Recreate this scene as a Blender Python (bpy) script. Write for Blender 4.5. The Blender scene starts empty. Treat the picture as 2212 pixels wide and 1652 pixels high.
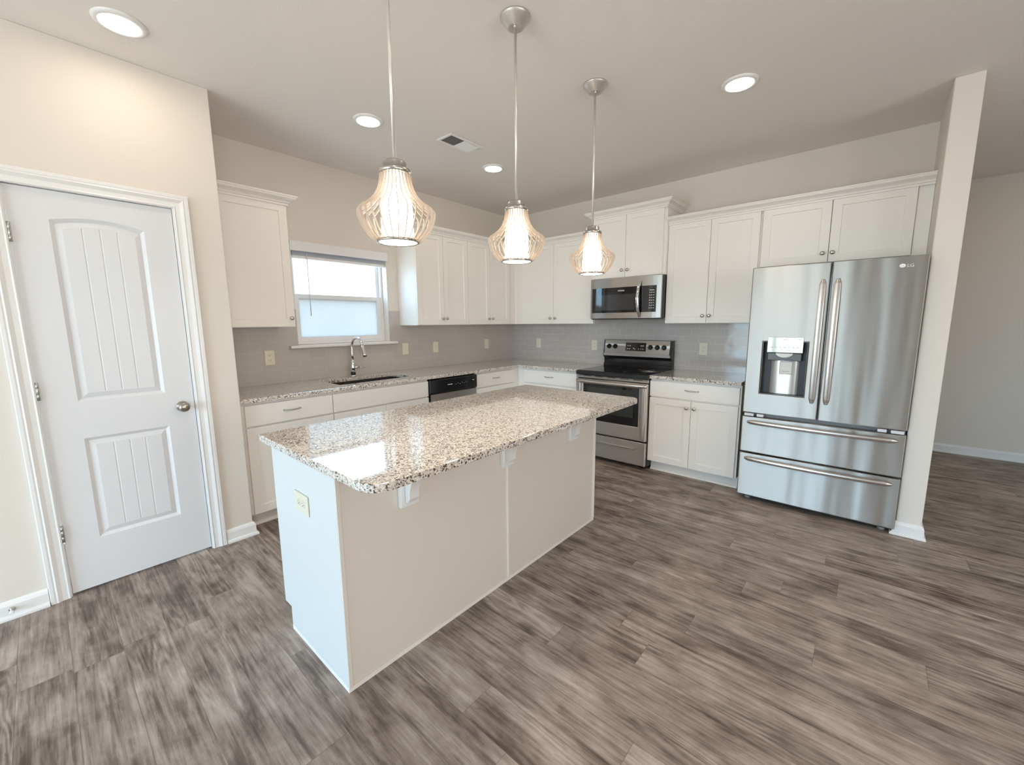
import bpy, bmesh, math, random
from mathutils import Matrix, Vector
PI = math.pi
random.seed(4)
S = bpy.context.scene
C = S.collection

# ------------------------------------------------------------------ camera
def cam_axes(yaw, pitch, roll):
    f = Vector((math.sin(yaw)*math.cos(pitch), math.cos(yaw)*math.cos(pitch), -math.sin(pitch)))
    r = Vector((math.cos(yaw), -math.sin(yaw), 0)); u = r.cross(f)
    c, s = math.cos(roll), math.sin(roll)
    return c*r+s*u, -s*r+c*u, f
cam = bpy.data.objects.new('camera', bpy.data.cameras.new('camera')); C.objects.link(cam)
r_, u_, f_ = cam_axes(0.8541, 0.1446, -0.0079)
M = Matrix((r_, u_, -f_)).transposed().to_4x4(); M.translation = (-4.2699, -3.6971, 1.4004)
cam.matrix_world = M
cam.data.sensor_width = 36; cam.data.lens = 889.2*36/2212; cam.data.clip_start = .02
S.camera = cam

# ------------------------------------------------------------------ world, daylight, exposure
S.view_settings.view_transform = 'Standard'; S.view_settings.look = 'None'
S.view_settings.gamma = 1; S.view_settings.use_curve_mapping = False
S.view_settings.exposure = 1.50
SKY = 5.2
YB_ = -7.2
w = bpy.data.worlds.new('sky'); S.world = w; w.use_nodes = True
nt = w.node_tree; nt.nodes.clear()
o = nt.nodes.new('ShaderNodeOutputWorld'); b = nt.nodes.new('ShaderNodeBackground')
tc = nt.nodes.new('ShaderNodeTexCoord'); sx = nt.nodes.new('ShaderNodeSeparateXYZ')
mr = nt.nodes.new('ShaderNodeMapRange'); mr.inputs[1].default_value = -.06; mr.inputs[2].default_value = .06
mx = nt.nodes.new('ShaderNodeMix'); mx.data_type = 'RGBA'
mx.inputs[6].default_value = (.46, .50, .50, 1); mx.inputs[7].default_value = (.52, .77, 1.0, 1)
nt.links.new(tc.outputs['Generated'], sx.inputs[0]); nt.links.new(sx.outputs[2], mr.inputs[0])
nt.links.new(mr.outputs[0], mx.inputs[0])
# warm tint added to the sky towards -y to warm light from behind
mw_ = nt.nodes.new('ShaderNodeMix'); mw_.data_type = 'RGBA'; mw_.inputs[7].default_value = (.66, .61, .58, 1)
m3 = nt.nodes.new('ShaderNodeMapRange'); m3.inputs[1].default_value = -.3; m3.inputs[2].default_value = -.85
nt.links.new(sx.outputs[1], m3.inputs[0])
nt.links.new(m3.outputs[0], mw_.inputs[0]); nt.links.new(mx.outputs[2], mw_.inputs[6]); nt.links.new(mw_.outputs[2], b.inputs[0])
b.inputs[1].default_value = SKY; nt.links.new(b.outputs[0], o.inputs[0])
def portal(name, loc, rot, sx_, sy_):
    L = bpy.data.lights.new(name, 'AREA'); L.shape = 'RECTANGLE'; L.size = sx_; L.size_y = sy_
    L.cycles.is_portal = True
    ob = bpy.data.objects.new(name, L); ob.location = loc; ob.rotation_euler = rot; C.objects.link(ob)
portal('window_portal', (-2.36, .17, 1.66), (-PI/2, 0, 0), .92, .92)
portal('patio_door_portal', (-7.76, -2.125, 1.20), (0, -PI/2, 0), 2.42, 2.68)
portal('added_window_portal', (-5.6, YB_-.16, 1.40), (PI/2, 0, 0), 1.72, 1.52)  # portals for the two windows added behind the camera
portal('added_window_portal', (-2.9, YB_-.16, 1.40), (PI/2, 0, 0), 1.72, 1.52)
PENDANT = 4.0
CAN = 17.0
S.cycles.max_bounces = 10; S.cycles.diffuse_bounces = 6; S.cycles.glossy_bounces = 5
S.cycles.transparent_max_bounces = 16; S.cycles.sample_clamp_indirect = 6
S.cycles.use_denoising = True

# ------------------------------------------------------------------ materials
class NT:
    def __init__(s, name):
        s.m = bpy.data.materials.new(name); s.m.use_nodes = True; s.t = s.m.node_tree
        s.b = s.t.nodes['Principled BSDF']; s.out = s.t.nodes['Material Output']
    def n(s, typ, **k):
        nd = s.t.nodes.new(typ)
        for a, v in k.items(): setattr(nd, a, v)
        return nd
    def l(s, a, b): s.t.links.new(a, b)
    def math(s, op, a, b=None, c=None):
        nd = s.n('ShaderNodeMath', operation=op)
        for i, v in enumerate((a, b, c)):
            if v is None: continue
            if isinstance(v, (int, float)): nd.inputs[i].default_value = v
            else: s.l(v, nd.inputs[i])
        return nd.outputs[0]
    def mix(s, f, a, b):
        nd = s.n('ShaderNodeMix', data_type='RGBA')
        for i, v in ((0, f), (6, a), (7, b)):
            if isinstance(v, (int, float)): nd.inputs[i].default_value = v
            elif isinstance(v, tuple): nd.inputs[i].default_value = (*v, 1)
            else: s.l(v, nd.inputs[i])
        return nd.outputs[2]
    def ramp(s, f, stops):
        nd = s.n('ShaderNodeValToRGB'); e = nd.color_ramp.elements
        while len(e) < len(stops): e.new(.5)
        for q, (p, c) in zip(e, stops): q.position = p; q.color = (*c, 1) if isinstance(c, tuple) else (c, c, c, 1)
        s.l(f, nd.inputs[0]); return nd.outputs[0]
    def noise(s, vec, scale, detail=3, rough=.5, dist=0):
        nd = s.n('ShaderNodeTexNoise'); s.l(vec, nd.inputs['Vector'])
        nd.inputs['Scale'].default_value = scale; nd.inputs['Detail'].default_value = detail
        nd.inputs['Roughness'].default_value = rough; nd.inputs['Distortion'].default_value = dist
        return nd
    def pos(s):
        return s.n('ShaderNodeNewGeometry').outputs['Position']
    def bump(s, h, strength, dist=.01):
        nd = s.n('ShaderNodeBump'); nd.inputs['Strength'].default_value = strength
        nd.inputs['Distance'].default_value = dist; s.l(h, nd.inputs['Height'])
        s.l(nd.outputs[0], s.b.inputs['Normal'])
def plain(name, col, rough=.5, metal=0, spec=.5, coat=0, emit=None, es=0, bump=0, bscale=60):
    t = NT(name); b = t.b
    b.inputs['Base Color'].default_value = (*col, 1); b.inputs['Roughness'].default_value = rough
    b.inputs['Metallic'].default_value = metal; b.inputs['Specular IOR Level'].default_value = spec
    b.inputs['Coat Weight'].default_value = coat
    if emit: b.inputs['Emission Color'].default_value = (*emit, 1); b.inputs['Emission Strength'].default_value = es
    n = t.noise(t.pos(), bscale, 2)
    # faint procedural unevenness of the finish
    c = t.mix(n.outputs[0], tuple(x*.985 for x in col), tuple(min(1, x*1.012) for x in col))
    t.l(c, b.inputs['Base Color'])
    if bump: t.bump(n.outputs[0], bump, .002)
    return t.m
WALLC = (.74, .69, .635)
M_wall = plain('wall_paint', WALLC, .75, spec=.25, bump=.12, bscale=180)
M_ceil = plain('ceiling_paint', (.80, .765, .73), .9, spec=.15, bump=.35, bscale=110)
M_trim = plain('trim_paint', (.80, .80, .80), .35)
M_cab = plain('cabinet_paint', (.86, .83, .79), .42)
M_cabin = plain('cabinet_inside', (.55, .50, .44), .6)
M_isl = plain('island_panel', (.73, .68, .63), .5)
M_plate = plain('almond_plastic', (.74, .69, .57), .35)
M_slot = plain('dark_slot', (.03, .025, .02), .6)
M_black = plain('black_enamel', (.012, .012, .013), .12, spec=.5)
M_bglass = plain('black_glass', (.006, .006, .007), .03, spec=.6)
M_blackm = plain('black_matte', (.02, .02, .02), .45)
M_grey = plain('grey_plastic', (.35, .35, .34), .4)
M_chrome = plain('chrome', (.80, .80, .80), .09, 1)
M_nickel = plain('brushed_nickel', (.55, .53, .50), .28, 1)
M_satin = plain('satin_nickel', (.42, .39, .35), .22, 1)
M_canopy = plain('satin_canopy', (.60, .57, .54), .42, .7)
M_rib = plain('nickel_ribs', (.50, .43, .37), .45, .15)
M_mark = plain('white_marking', (.75, .75, .73), .5)
M_sink = plain('dark_sink_steel', (.20, .18, .18), .35, 1)
M_vinyl = plain('white_vinyl', (.80, .80, .82), .35)
M_hinge = plain('steel_hinge', (.50, .50, .48), .3, 1)
def emis(name, col, st):
    t = NT(name); e = t.n('ShaderNodeEmission'); e.inputs[0].default_value = (*col, 1); e.inputs[1].default_value = st
    t.l(e.outputs[0], t.out.inputs[0]); return t.m
def bulb():
    t = NT('lit_opal_glass'); e = t.n('ShaderNodeEmission'); e.inputs[0].default_value = (1, .84, .66, 1)
    sx_ = t.n('ShaderNodeSeparateXYZ'); t.l(t.pos(), sx_.inputs[0]); m = t.n('ShaderNodeMapRange'); t.l(sx_.outputs[2], m.inputs[0])
    m.inputs[1].default_value = 1.93; m.inputs[2].default_value = 1.80; m.inputs[3].default_value = .22*PENDANT; m.inputs[4].default_value = PENDANT
    t.l(m.outputs[0], e.inputs[1]); t.l(e.outputs[0], t.out.inputs[0]); return t.m
M_bulb = bulb()
M_diff = emis('lit_diffuser', (1, .84, .66), 22.0)
M_can = emis('lit_lens', (1, .83, .67), CAN)

def glass(name, tint, refl=.06):
    t = NT(name); tr = t.n('ShaderNodeBsdfTransparent'); tr.inputs[0].default_value = (*tint, 1)
    g = t.n('ShaderNodeBsdfGlossy'); g.inputs['Roughness'].default_value = .02
    m = t.n('ShaderNodeMixShader'); m.inputs[0].default_value = refl
    t.l(tr.outputs[0], m.inputs[1]); t.l(g.outputs[0], m.inputs[2]); t.l(m.outputs[0], t.out.inputs[0]); return t.m
M_pane = glass('window_glass', (.96, .98, .97))
def frosted():
    t = NT('frosted_glass'); tl = t.n('ShaderNodeBsdfTranslucent'); tr = t.n('ShaderNodeBsdfTransparent')
    n = t.noise(t.pos(), 3, 2)
    c = t.mix(n.outputs[0], (.298, .293, .290), (.335, .325, .312)); t.l(c, tl.inputs[0]); tr.inputs[0].default_value = (.006, .007, .007, 1)
    m = t.n('ShaderNodeAddShader')
    t.l(tl.outputs[0], m.inputs[0]); t.l(tr.outputs[0], m.inputs[1]); t.l(m.outputs[0], t.out.inputs[0]); return t.m
M_frost = frosted()

def stainless(name, col=(.51, .485, .455), rough=.45, wav=.55, aniso=.95):
    t = NT(name); b = t.b; b.inputs['Metallic'].default_value = 1; b.distribution = 'MULTI_GGX'
    p = t.pos(); mp = t.n('ShaderNodeMapping'); mp.inputs['Scale'].default_value = (2, 2, 700); t.l(p, mp.inputs[0])
    n = t.noise(mp.outputs[0], 1, 2)
    t.l(t.mix(n.outputs[0], tuple(x*.94 for x in col), tuple(x*1.05 for x in col)), b.inputs['Base Color'])
    b.inputs['Roughness'].default_value = rough; b.inputs['Anisotropic'].default_value = aniso
    tg = t.n('ShaderNodeTangent', direction_type='RADIAL', axis='Z'); t.l(tg.outputs[0], b.inputs['Tangent'])
    b.inputs['Anisotropic Rotation'].default_value = .25
    m2 = t.n('ShaderNodeMapping'); m2.inputs['Scale'].default_value = (1, 8.0, .7); t.l(p, m2.inputs[0])
    n2 = t.noise(m2.outputs[0], 1, 1)
    t.bump(n2.outputs[0], wav, .012)
    return t.m
M_steel = stainless('stainless_steel')
M_steel2 = stainless('stainless_steel_flat', wav=.06, rough=.40, aniso=.9)
M_bar = stainless('stainless_bar', col=(.56, .52, .49), rough=.34, wav=0, aniso=.3)

def granite():
    t = NT('speckled_granite'); p = t.pos(); b = t.b
    d = t.noise(p, 60, 2); md = t.n('ShaderNodeVectorMath', operation='MULTIPLY_ADD')
    t.l(d.outputs['Color'], md.inputs[0]); md.inputs[1].default_value = (.012,)*3; t.l(p, md.inputs[2])
    v = md.outputs[0]
    cell = t.n('ShaderNodeTexVoronoi'); cell.inputs['Scale'].default_value = 190; t.l(v, cell.inputs['Vector'])
    sp = t.n('ShaderNodeSeparateColor'); t.l(cell.outputs['Color'], sp.inputs[0])
    base = t.ramp(sp.outputs[0], [(0, (.60, .54, .48)), (.45, (.72, .67, .61)), (.8, (.80, .76, .71)), (1, (.86, .84, .80))])
    cl = t.noise(p, 34, 3, .6)
    # mineral grains: brown, grey and black flakes clustered by a broader noise
    q = t.math('ADD', sp.outputs[1], t.math('MULTIPLY', t.math('SUBTRACT', cl.outputs[0], .5), .95))
    k1 = t.ramp(q, [(.0, 1.0), (.17, 1.0), (.21, 0.0), (1, 0.0)])
    k2 = t.ramp(q, [(.0, 0.0), (.20, 0.0), (.21, 1.0), (.33, 1.0), (.37, 0.0), (1, 0.0)])
    c = t.mix(k2, base, (.44, .36, .29)); c = t.mix(k1, c, (.07, .055, .048))
    fine = t.noise(p, 420, 2); k3 = t.ramp(fine.outputs[0], [(.30, 1.0), (.40, 0.0)])
    c = t.mix(t.math('MULTIPLY', k3, .6), c, (.20, .16, .13))
    t.l(c, b.inputs['Base Color']); b.inputs['Roughness'].default_value = .05
    b.inputs['Specular IOR Level'].default_value = 1.0; b.inputs['Coat Weight'].default_value = .7; b.inputs['Coat Roughness'].default_value = .03
    return t.m
M_gran = granite()

def floor_mat():
    t = NT('vinyl_planks'); b = t.b; p = t.pos(); W, L = .1524, 1.22
    s = t.n('ShaderNodeSeparateXYZ'); t.l(p, s.inputs[0])
    xs = t.math('DIVIDE', t.math('ADD', s.outputs[0], 20+.022), W); i = t.math('FLOOR', xs)
    wn = t.n('ShaderNodeTexWhiteNoise', noise_dimensions='1D'); t.l(i, wn.inputs['W'])
    ys = t.math('ADD', t.math('DIVIDE', t.math('ADD', s.outputs[1], 20), L), t.math('MULTIPLY', wn.outputs[0], 7.3)); j = t.math('FLOOR', ys)
    cm = t.n('ShaderNodeCombineXYZ'); t.l(i, cm.inputs[0]); t.l(j, cm.inputs[1])
    w2 = t.n('ShaderNodeTexWhiteNoise', noise_dimensions='3D'); t.l(cm.outputs[0], w2.inputs['Vector'])
    off = t.n('ShaderNodeVectorMath', operation='MULTIPLY_ADD'); t.l(w2.outputs['Color'], off.inputs[0]); off.inputs[1].default_value = (17, 23, 31); t.l(p, off.inputs[2])
    def str_(sx, sy, det, rough, dist, ):
        m = t.n('ShaderNodeMapping'); m.inputs['Scale'].default_value = (sx, sy, 1); t.l(off.outputs[0], m.inputs[0])
        return t.noise(m.outputs[0], 1, det, rough, dist).outputs[0]
    a = str_(14, 2.2, 6, .62, .7)      # broad weathered bands
    g = str_(75, 4.0, 5, .65, .5)     # grain
    h = str_(30, 1.3, 4, .6, 1.6)     # long streaks
    k = str_(8, 5, 4, .6, .4)
    f = t.math('ADD', t.math('ADD', t.math('MULTIPLY', a, .44), t.math('MULTIPLY', g, .36)), t.math('MULTIPLY', h, .34))
    f = t.math('ADD', f, t.math('MULTIPLY', t.math('SUBTRACT', k, .5), .42))
    sp = t.n('ShaderNodeSeparateColor'); t.l(w2.outputs['Color'], sp.inputs[0])
    f = t.math('ADD', f, t.math('MULTIPLY', t.math('SUBTRACT', sp.outputs[0], .5), .06))
    # cathedral growth-ring contours in patches
    cn = str_(5.5, .75, 2, .5, .6); cl = t.math('ABSOLUTE', t.math('SUBTRACT', t.math('FRACT', t.math('MULTIPLY', cn, 17)), .5))
    msk = t.n('ShaderNodeMapRange'); t.l(str_(5, 1.6, 2, .5, 0), msk.inputs[0]); msk.inputs[1].default_value = .50; msk.inputs[2].default_value = .62
    f = t.math('SUBTRACT', f, t.math('MULTIPLY', t.math('MULTIPLY', t.math('SUBTRACT', cl, .22), .26), msk.outputs[0]))
    # short dark cracks
    ck = t.n('ShaderNodeMapRange'); t.l(str_(55, 5, 5, .7, 1.2), ck.inputs[0]); ck.inputs[1].default_value = .64; ck.inputs[2].default_value = .72
    f = t.math('SUBTRACT', f, t.math('MULTIPLY', ck.outputs[0], .13))
    c = t.ramp(f, [(.38, (.070, .048, .038)), (.47, (.145, .106, .086)), (.55, (.255, .198, .168)), (.64, (.37, .30, .26)), (.76, (.52, .44, .39))])
    c = t.mix(t.math('MULTIPLY', sp.outputs[1], .22), c, t.mix(.5, c, (.24, .23, .225)))
    fx = t.math('FRACT', xs); ex = t.math('MULTIPLY', t.math('MINIMUM', fx, t.math('SUBTRACT', 1, fx)), W)
    fy = t.math('FRACT', ys); ey = t.math('MULTIPLY', t.math('MINIMUM', fy, t.math('SUBTRACT', 1, fy)), L)
    e = t.math('MINIMUM', ex, ey)
    seam = t.ramp(e, [(0, 0.0), (.0022, 1.0)])
    sm = t.n('ShaderNodeMapRange'); t.l(e, sm.inputs[0]); sm.inputs[1].default_value = .0002; sm.inputs[2].default_value = .0020
    c = t.mix(sm.outputs[0], t.mix(.42, c, (.04, .03, .025)), c)
    t.l(c, b.inputs['Base Color'])
    t.l(t.math('MULTIPLY_ADD', g, .22, .36), b.inputs['Roughness']); b.inputs['Specular IOR Level'].default_value = .42
    t.bump(t.math('ADD', t.math('MULTIPLY', g, .35), sm.outputs[0]), .18, .0012)
    return t.m
M_floor = floor_mat()

def tile_mat(axis, ph, mort):
    t = NT('subway_tile_'+axis); b = t.b; p = t.pos()
    s = t.n('ShaderNodeSeparateXYZ'); t.l(p, s.inputs[0]); cm = t.n('ShaderNodeCombineXYZ')
    t.l(t.math('ADD', s.outputs[0 if axis == 'x' else 1], 10+ph), cm.inputs[0]); t.l(t.math('ADD', s.outputs[2], -.914+.0762*20-.0005), cm.inputs[1])
    br = t.n('ShaderNodeTexBrick'); t.l(cm.outputs[0], br.inputs['Vector'])
    br.inputs['Scale'].default_value = 1; br.inputs['Brick Width'].default_value = .152; br.inputs['Row Height'].default_value = .0745
    br.inputs['Mortar Size'].default_value = .0012; br.inputs['Mortar Smooth'].default_value = .3; br.inputs['Bias'].default_value = 0
    br.inputs['Color1'].default_value = (.49, .455, .43, 1); br.inputs['Color2'].default_value = (.51, .475, .45, 1); br.inputs['Mortar'].default_value = (*mort, 1)
    t.l(br.outputs['Color'], b.inputs['Base Color']); b.inputs['Roughness'].default_value = .10; b.inputs['Specular IOR Level'].default_value = .5
    n = t.noise(p, 9, 1)
    h = t.math('ADD', t.math('MULTIPLY', br.outputs['Fac'], -1), t.math('MULTIPLY', n.outputs[0], 1.2))
    t.bump(h, .35, .0025)
    return t.m
M_tx = tile_mat('x', .02, (.61, .575, .545)); M_ty = tile_mat('y', .095, (.72, .70, .67))

# ------------------------------------------------------------------ mesh builder
ID = lambda a, d, z: (a, d, z)
TW = lambda a, d, z: (a, -d, z)        # window wall: a = x, d = distance into the room
TS = lambda a, d, z: (-d, a, z)        # stove wall: a = y
TP = lambda a, d, z: (a, -.661-d, z)   # pantry wall
class MB:
    def __init__(s, T=ID): s.v = []; s.f = []; s.sm = []; s.T = T
    def add(s, vs, fs, smooth=False):
        k = len(s.v); s.v += [s.T(*p) for p in vs]; s.f += [[k+i for i in f] for f in fs]; s.sm += [smooth]*len(fs); return s
    def box(s, a0, a1, d0, d1, z0, z1):
        vs = [(a, d, z) for a in (a0, a1) for d in (d0, d1) for z in (z0, z1)]
        return s.add(vs, [[0, 1, 3, 2], [4, 6, 7, 5], [0, 4, 5, 1], [2, 3, 7, 6], [0, 2, 6, 4], [1, 5, 7, 3]])
    def prism(s, poly, ax, t0, t1, smooth=False):
        """poly of 2D points in the plane normal to axis ax (0,1,2), extruded t0..t1"""
        n = len(poly)
        def P(q, t):
            return (t, q[0], q[1]) if ax == 0 else (q[0], t, q[1]) if ax == 1 else (q[0], q[1], t)
        vs = [P(q, t0) for q in poly]+[P(q, t1) for q in poly]
        s.add(vs, [list(range(n)), list(range(2*n-1, n-1, -1))])
        s.v = s.v[:-2*n]+s.v[-2*n:]; k = len(s.v)-2*n
        s.f += [[k+i, k+(i+1) % n, k+n+(i+1) % n, k+n+i] for i in range(n)]; s.sm += [smooth]*n; return s
    def lathe(s, prof, c=(0, 0, 0), ax='z', n=24, caps=True):
        """prof = [(r, h)...] turned about the axis through c"""
        vs = []
        for r, h in prof:
            for i in range(n):
                q = 2*PI*i/n; x, y = r*math.cos(q), r*math.sin(q)
                p = (x, y, h) if ax == 'z' else (x, h, y) if ax == 'y' else (h, x, y)
                vs.append((c[0]+p[0], c[1]+p[1], c[2]+p[2]))
        fs = [[j*n+i, j*n+(i+1) % n, (j+1)*n+(i+1) % n, (j+1)*n+i] for j in range(len(prof)-1) for i in range(n)]
        s.add(vs, fs, True)
        if caps:
            k = len(s.v)-len(vs)
            s.f += [[k+i for i in range(n)], [k+(len(prof)-1)*n+i for i in range(n)]]; s.sm += [False, False]
        return s
    def tube(s, pts, r, n=12, caps=True):
        pts = [Vector(p) for p in pts]; rs = r if isinstance(r, list) else [r]*len(pts); vs = []
        t0 = (pts[1]-pts[0]).normalized(); nrm = t0.orthogonal().normalized()
        for i, p in enumerate(pts):
            t = (pts[min(i+1, len(pts)-1)]-pts[max(i-1, 0)]).normalized()
            nrm = (nrm-t*nrm.dot(t)).normalized(); bn = t.cross(nrm)
            for k in range(n):
                q = 2*PI*k/n; vs.append(tuple(p+rs[i]*(math.cos(q)*nrm+math.sin(q)*bn)))
        fs = [[j*n+i, j*n+(i+1) % n, (j+1)*n+(i+1) % n, (j+1)*n+i] for j in range(len(pts)-1) for i in range(n)]
        s.add(vs, fs, True)
        if caps:
            k = len(s.v)-len(vs); s.f += [[k+i for i in range(n)], [k+(len(pts)-1)*n+i for i in range(n)]]; s.sm += [False]*2
        return s
    def cells(s, xs, ys, keep, z0, z1, order=(0, 1, 2)):
        """slab made of grid cells; keep(i,j) says which are solid; order maps (u,v,w)->(a,d,z)"""
        nx, ny = len(xs)-1, len(ys)-1; idx = {}
        def V(i, j, k):
            if (i, j, k) not in idx:
                q = (xs[i], ys[j], (z0, z1)[k]); p = [0, 0, 0]
                for m in range(3): p[order[m]] = q[m]
                idx[i, j, k] = len(s.v); s.v.append(s.T(*p))
            return idx[i, j, k]
        K = lambda i, j: 0 <= i < nx and 0 <= j < ny and keep(i, j)
        for i in range(nx):
            for j in range(ny):
                if not K(i, j): continue
                for k in (0, 1): s.f.append([V(i, j, k), V(i+1, j, k), V(i+1, j+1, k), V(i, j+1, k)]); s.sm.append(False)
                for di, dj, e in ((-1, 0, ((i, j), (i, j+1))), (1, 0, ((i+1, j), (i+1, j+1))), (0, -1, ((i, j), (i+1, j))), (0, 1, ((i, j+1), (i+1, j+1)))):
                    if not K(i+di, j+dj):
                        (p, q), (r, t) = e; s.f.append([V(p, q, 0), V(r, t, 0), V(r, t, 1), V(p, q, 1)]); s.sm.append(False)
        return s
    def sweep(s, prof, path, closed=False):
        """path in the (a,d) plane, profile = (offset to the right of travel, z)"""
        n = len(path); rings = []
        for i in range(n):
            p = Vector(path[i]); a = Vector(path[i-1]) if (i or closed) else None; c = Vector(path[(i+1) % n]) if (i < n-1 or closed) else None
            t1 = (p-a).normalized() if a is not None else None; t2 = (c-p).normalized() if c is not None else None
            t1 = t1 if t1 is not None else t2; t2 = t2 if t2 is not None else t1
            n1 = Vector((t1.y, -t1.x)); n2 = Vector((t2.y, -t2.x)); m = (n1+n2)/(1+n1.dot(n2))
            rings.append([(p.x+m.x*o, p.y+m.y*o, z) for o, z in prof])
        k = len(prof); vs = [q for r in rings for q in r]
        fs = [[j*k+i, j*k+(i+1) % k, ((j+1) % n)*k+(i+1) % k, ((j+1) % n)*k+i] for j in range(n if closed else n-1) for i in range(k)]
        if not closed: fs += [list(range(k)), [(n-1)*k+i for i in range(k)]]
        return s.add(vs, fs)
    def door(s, a0, a1, z0, z1, d0, th=.019, st=.057, rec=.007):
        """shaker door: flat slab with a recessed centre panel; front at d0+th"""
        d1 = d0+th; b = .002
        R = lambda o, d: [(a0+o, d, z0+o), (a1-o, d, z0+o), (a1-o, d, z1-o), (a0+o, d, z1-o)]
        rings = [R(0, d0), R(0, d1-.0012), R(.0012, d1), R(st, d1), R(st+b, d1-rec)]
        vs = [q for r in rings for q in r]
        fs = [[j*4+i, j*4+(i+1) % 4, (j+1)*4+(i+1) % 4, (j+1)*4+i] for j in range(4) for i in range(4)]
        return s.add(vs, fs+[[0, 1, 2, 3], [16, 17, 18, 19]])
    def build(s, name, mat, parent=None, bevel=0, seg=1, merge=False):
        org = Vector(parent['org']) if parent is not None and 'org' in parent else Vector((0, 0, 0))
        me = bpy.data.meshes.new(name); me.from_pydata([tuple(Vector(v)-org) for v in s.v], [], s.f)
        for p, q in zip(me.polygons, s.sm): p.use_smooth = q
        bm = bmesh.new(); bm.from_mesh(me)
        if merge: bmesh.ops.remove_doubles(bm, verts=bm.verts, dist=1e-5)
        bmesh.ops.recalc_face_normals(bm, faces=bm.faces); bm.to_mesh(me); bm.free()
        me.materials.append(mat); ob = bpy.data.objects.new(name, me); C.objects.link(ob)
        if parent is not None:
            ob.parent = parent; ob['org'] = parent['org']
        else: ob['org'] = (0., 0., 0.)
        if bevel:
            m = ob.modifiers.new('bevel', 'BEVEL'); m.width = bevel; m.segments = seg; m.limit_method = 'ANGLE'; m.angle_limit = .6
        return ob
def root(name, loc, label=None, cat=None, group=None, kind=None):
    o = bpy.data.objects.new(name, None); C.objects.link(o); o.location = loc; o['org'] = tuple(loc); o.empty_display_size = .1
    return tag(o, label, cat, group, kind)
def tag(o, label=None, cat=None, group=None, kind=None):
    for k, v in (('label', label), ('category', cat), ('group', group), ('kind', kind)):
        if v: o[k] = v
    return o
def copy_tree(o, parent=None):
    c = o.copy(); C.objects.link(c)
    if parent is not None: c.parent = parent
    for ch in list(o.children): copy_tree(ch, c)
    return c
def struct(o): o['kind'] = 'structure'; return o

H = 2.7535
PCX, PWY = -3.454, -.661
PY0, PY1, PPX, HX = -3.923, -4.045, -.687, 1.944
XL, YB = -7.6, -7.2
# ------------------------------------------------------------------ room shell
struct(MB().box(XL-.15, HX+.12, YB-.12, .15, -.12, 0).build('floor', M_floor))
struct(MB().box(XL-.15, HX+.12, YB-.12, .15, H, H+.12).build('ceiling', M_ceil))
WX0, WX1, WZ0, WZ1 = -2.805, -1.915, 1.222, 2.075
struct(MB().cells([PCX-.12, WX0, WX1, HX+.12], [0, WZ0, WZ1, H], lambda i, j: not (i == 1 and j == 1), 0, .15, (0, 2, 1)).build('wall_back', M_wall))
struct(MB().box(0, .12, PY0, 0, 0, H).build('wall_stove_side', M_wall))
struct(MB().box(PPX, HX, PY1, PY0, 0, H).build('wall_fridge_side', M_wall, bevel=.006, seg=2))
struct(MB().box(HX, HX+.12, YB, 0, 0, H).build('wall_right', M_wall))
FW = [(-6.45, -4.75), (-3.75, -2.05)]; FZ0, FZ1 = .65, 2.15
struct(MB().cells([XL-.15, FW[0][0], FW[0][1], FW[1][0], FW[1][1], HX+.12], [0, FZ0, FZ1, H], lambda i, j: not (i in (1, 3) and j == 1), YB-.12, YB, (0, 2, 1)).build('wall_front', M_wall))
DX0, DX1, DZ = -4.294, -3.690, 2.047
struct(MB().cells([XL, DX0-.02, DX1+.02, PCX], [0, DZ+.02, H], lambda i, j: not (i == 1 and j == 0), PWY, PWY+.12, (0, 2, 1)).build('wall_pantry', M_wall, bevel=.004, seg=2))
struct(MB().box(PCX-.12, PCX, PWY+.12, 0, 0, H).build('wall_pantry_side', M_wall))
struct(MB().box(XL, PCX-.12, PWY+.9, PWY+1.02, 0, H).build('wall_pantry_rear', M_wall))
SY0, SY1, SZ1 = -3.45, -.80, 2.40
struct(MB().cells([YB, SY0, SY1, PWY+.12], [0, SZ1, H], lambda i, j: not (i == 1 and j == 0), XL-.15, XL, (1, 2, 0)).build('wall_left', M_wall))

# baseboards with quarter-round shoe (profile: offset from wall, z)
BP = [(0, 0), (.026, 0), (.026, .010), (.022, .018), (.014, .021), (.014, .068), (.010, .080), (.004, .088), (0, .090)]
def base(name, path): return struct(MB().sweep(BP, path).build(name, M_trim))
base('baseboard_pantry_left', [(XL, PWY), (DX0-.082, PWY)])
base('baseboard_pantry_right', [(DX1+.082, PWY), (PCX, PWY), (PCX, PWY+.055)])
base('baseboard_fridge_side', [(PPX+.04, PY0), (PPX, PY0), (PPX, PY1), (HX, PY1)][::-1] if False else [(PPX+.10, PY0), (PPX, PY0), (PPX, PY1), (HX, PY1)][::1])
base('baseboard_right', [(HX, PY1-.026), (HX, YB)])
base('baseboard_front', [(HX-.026, YB), (XL, YB)])
base('baseboard_left', [(XL, YB+.026), (XL, SY0-.08)])

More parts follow.
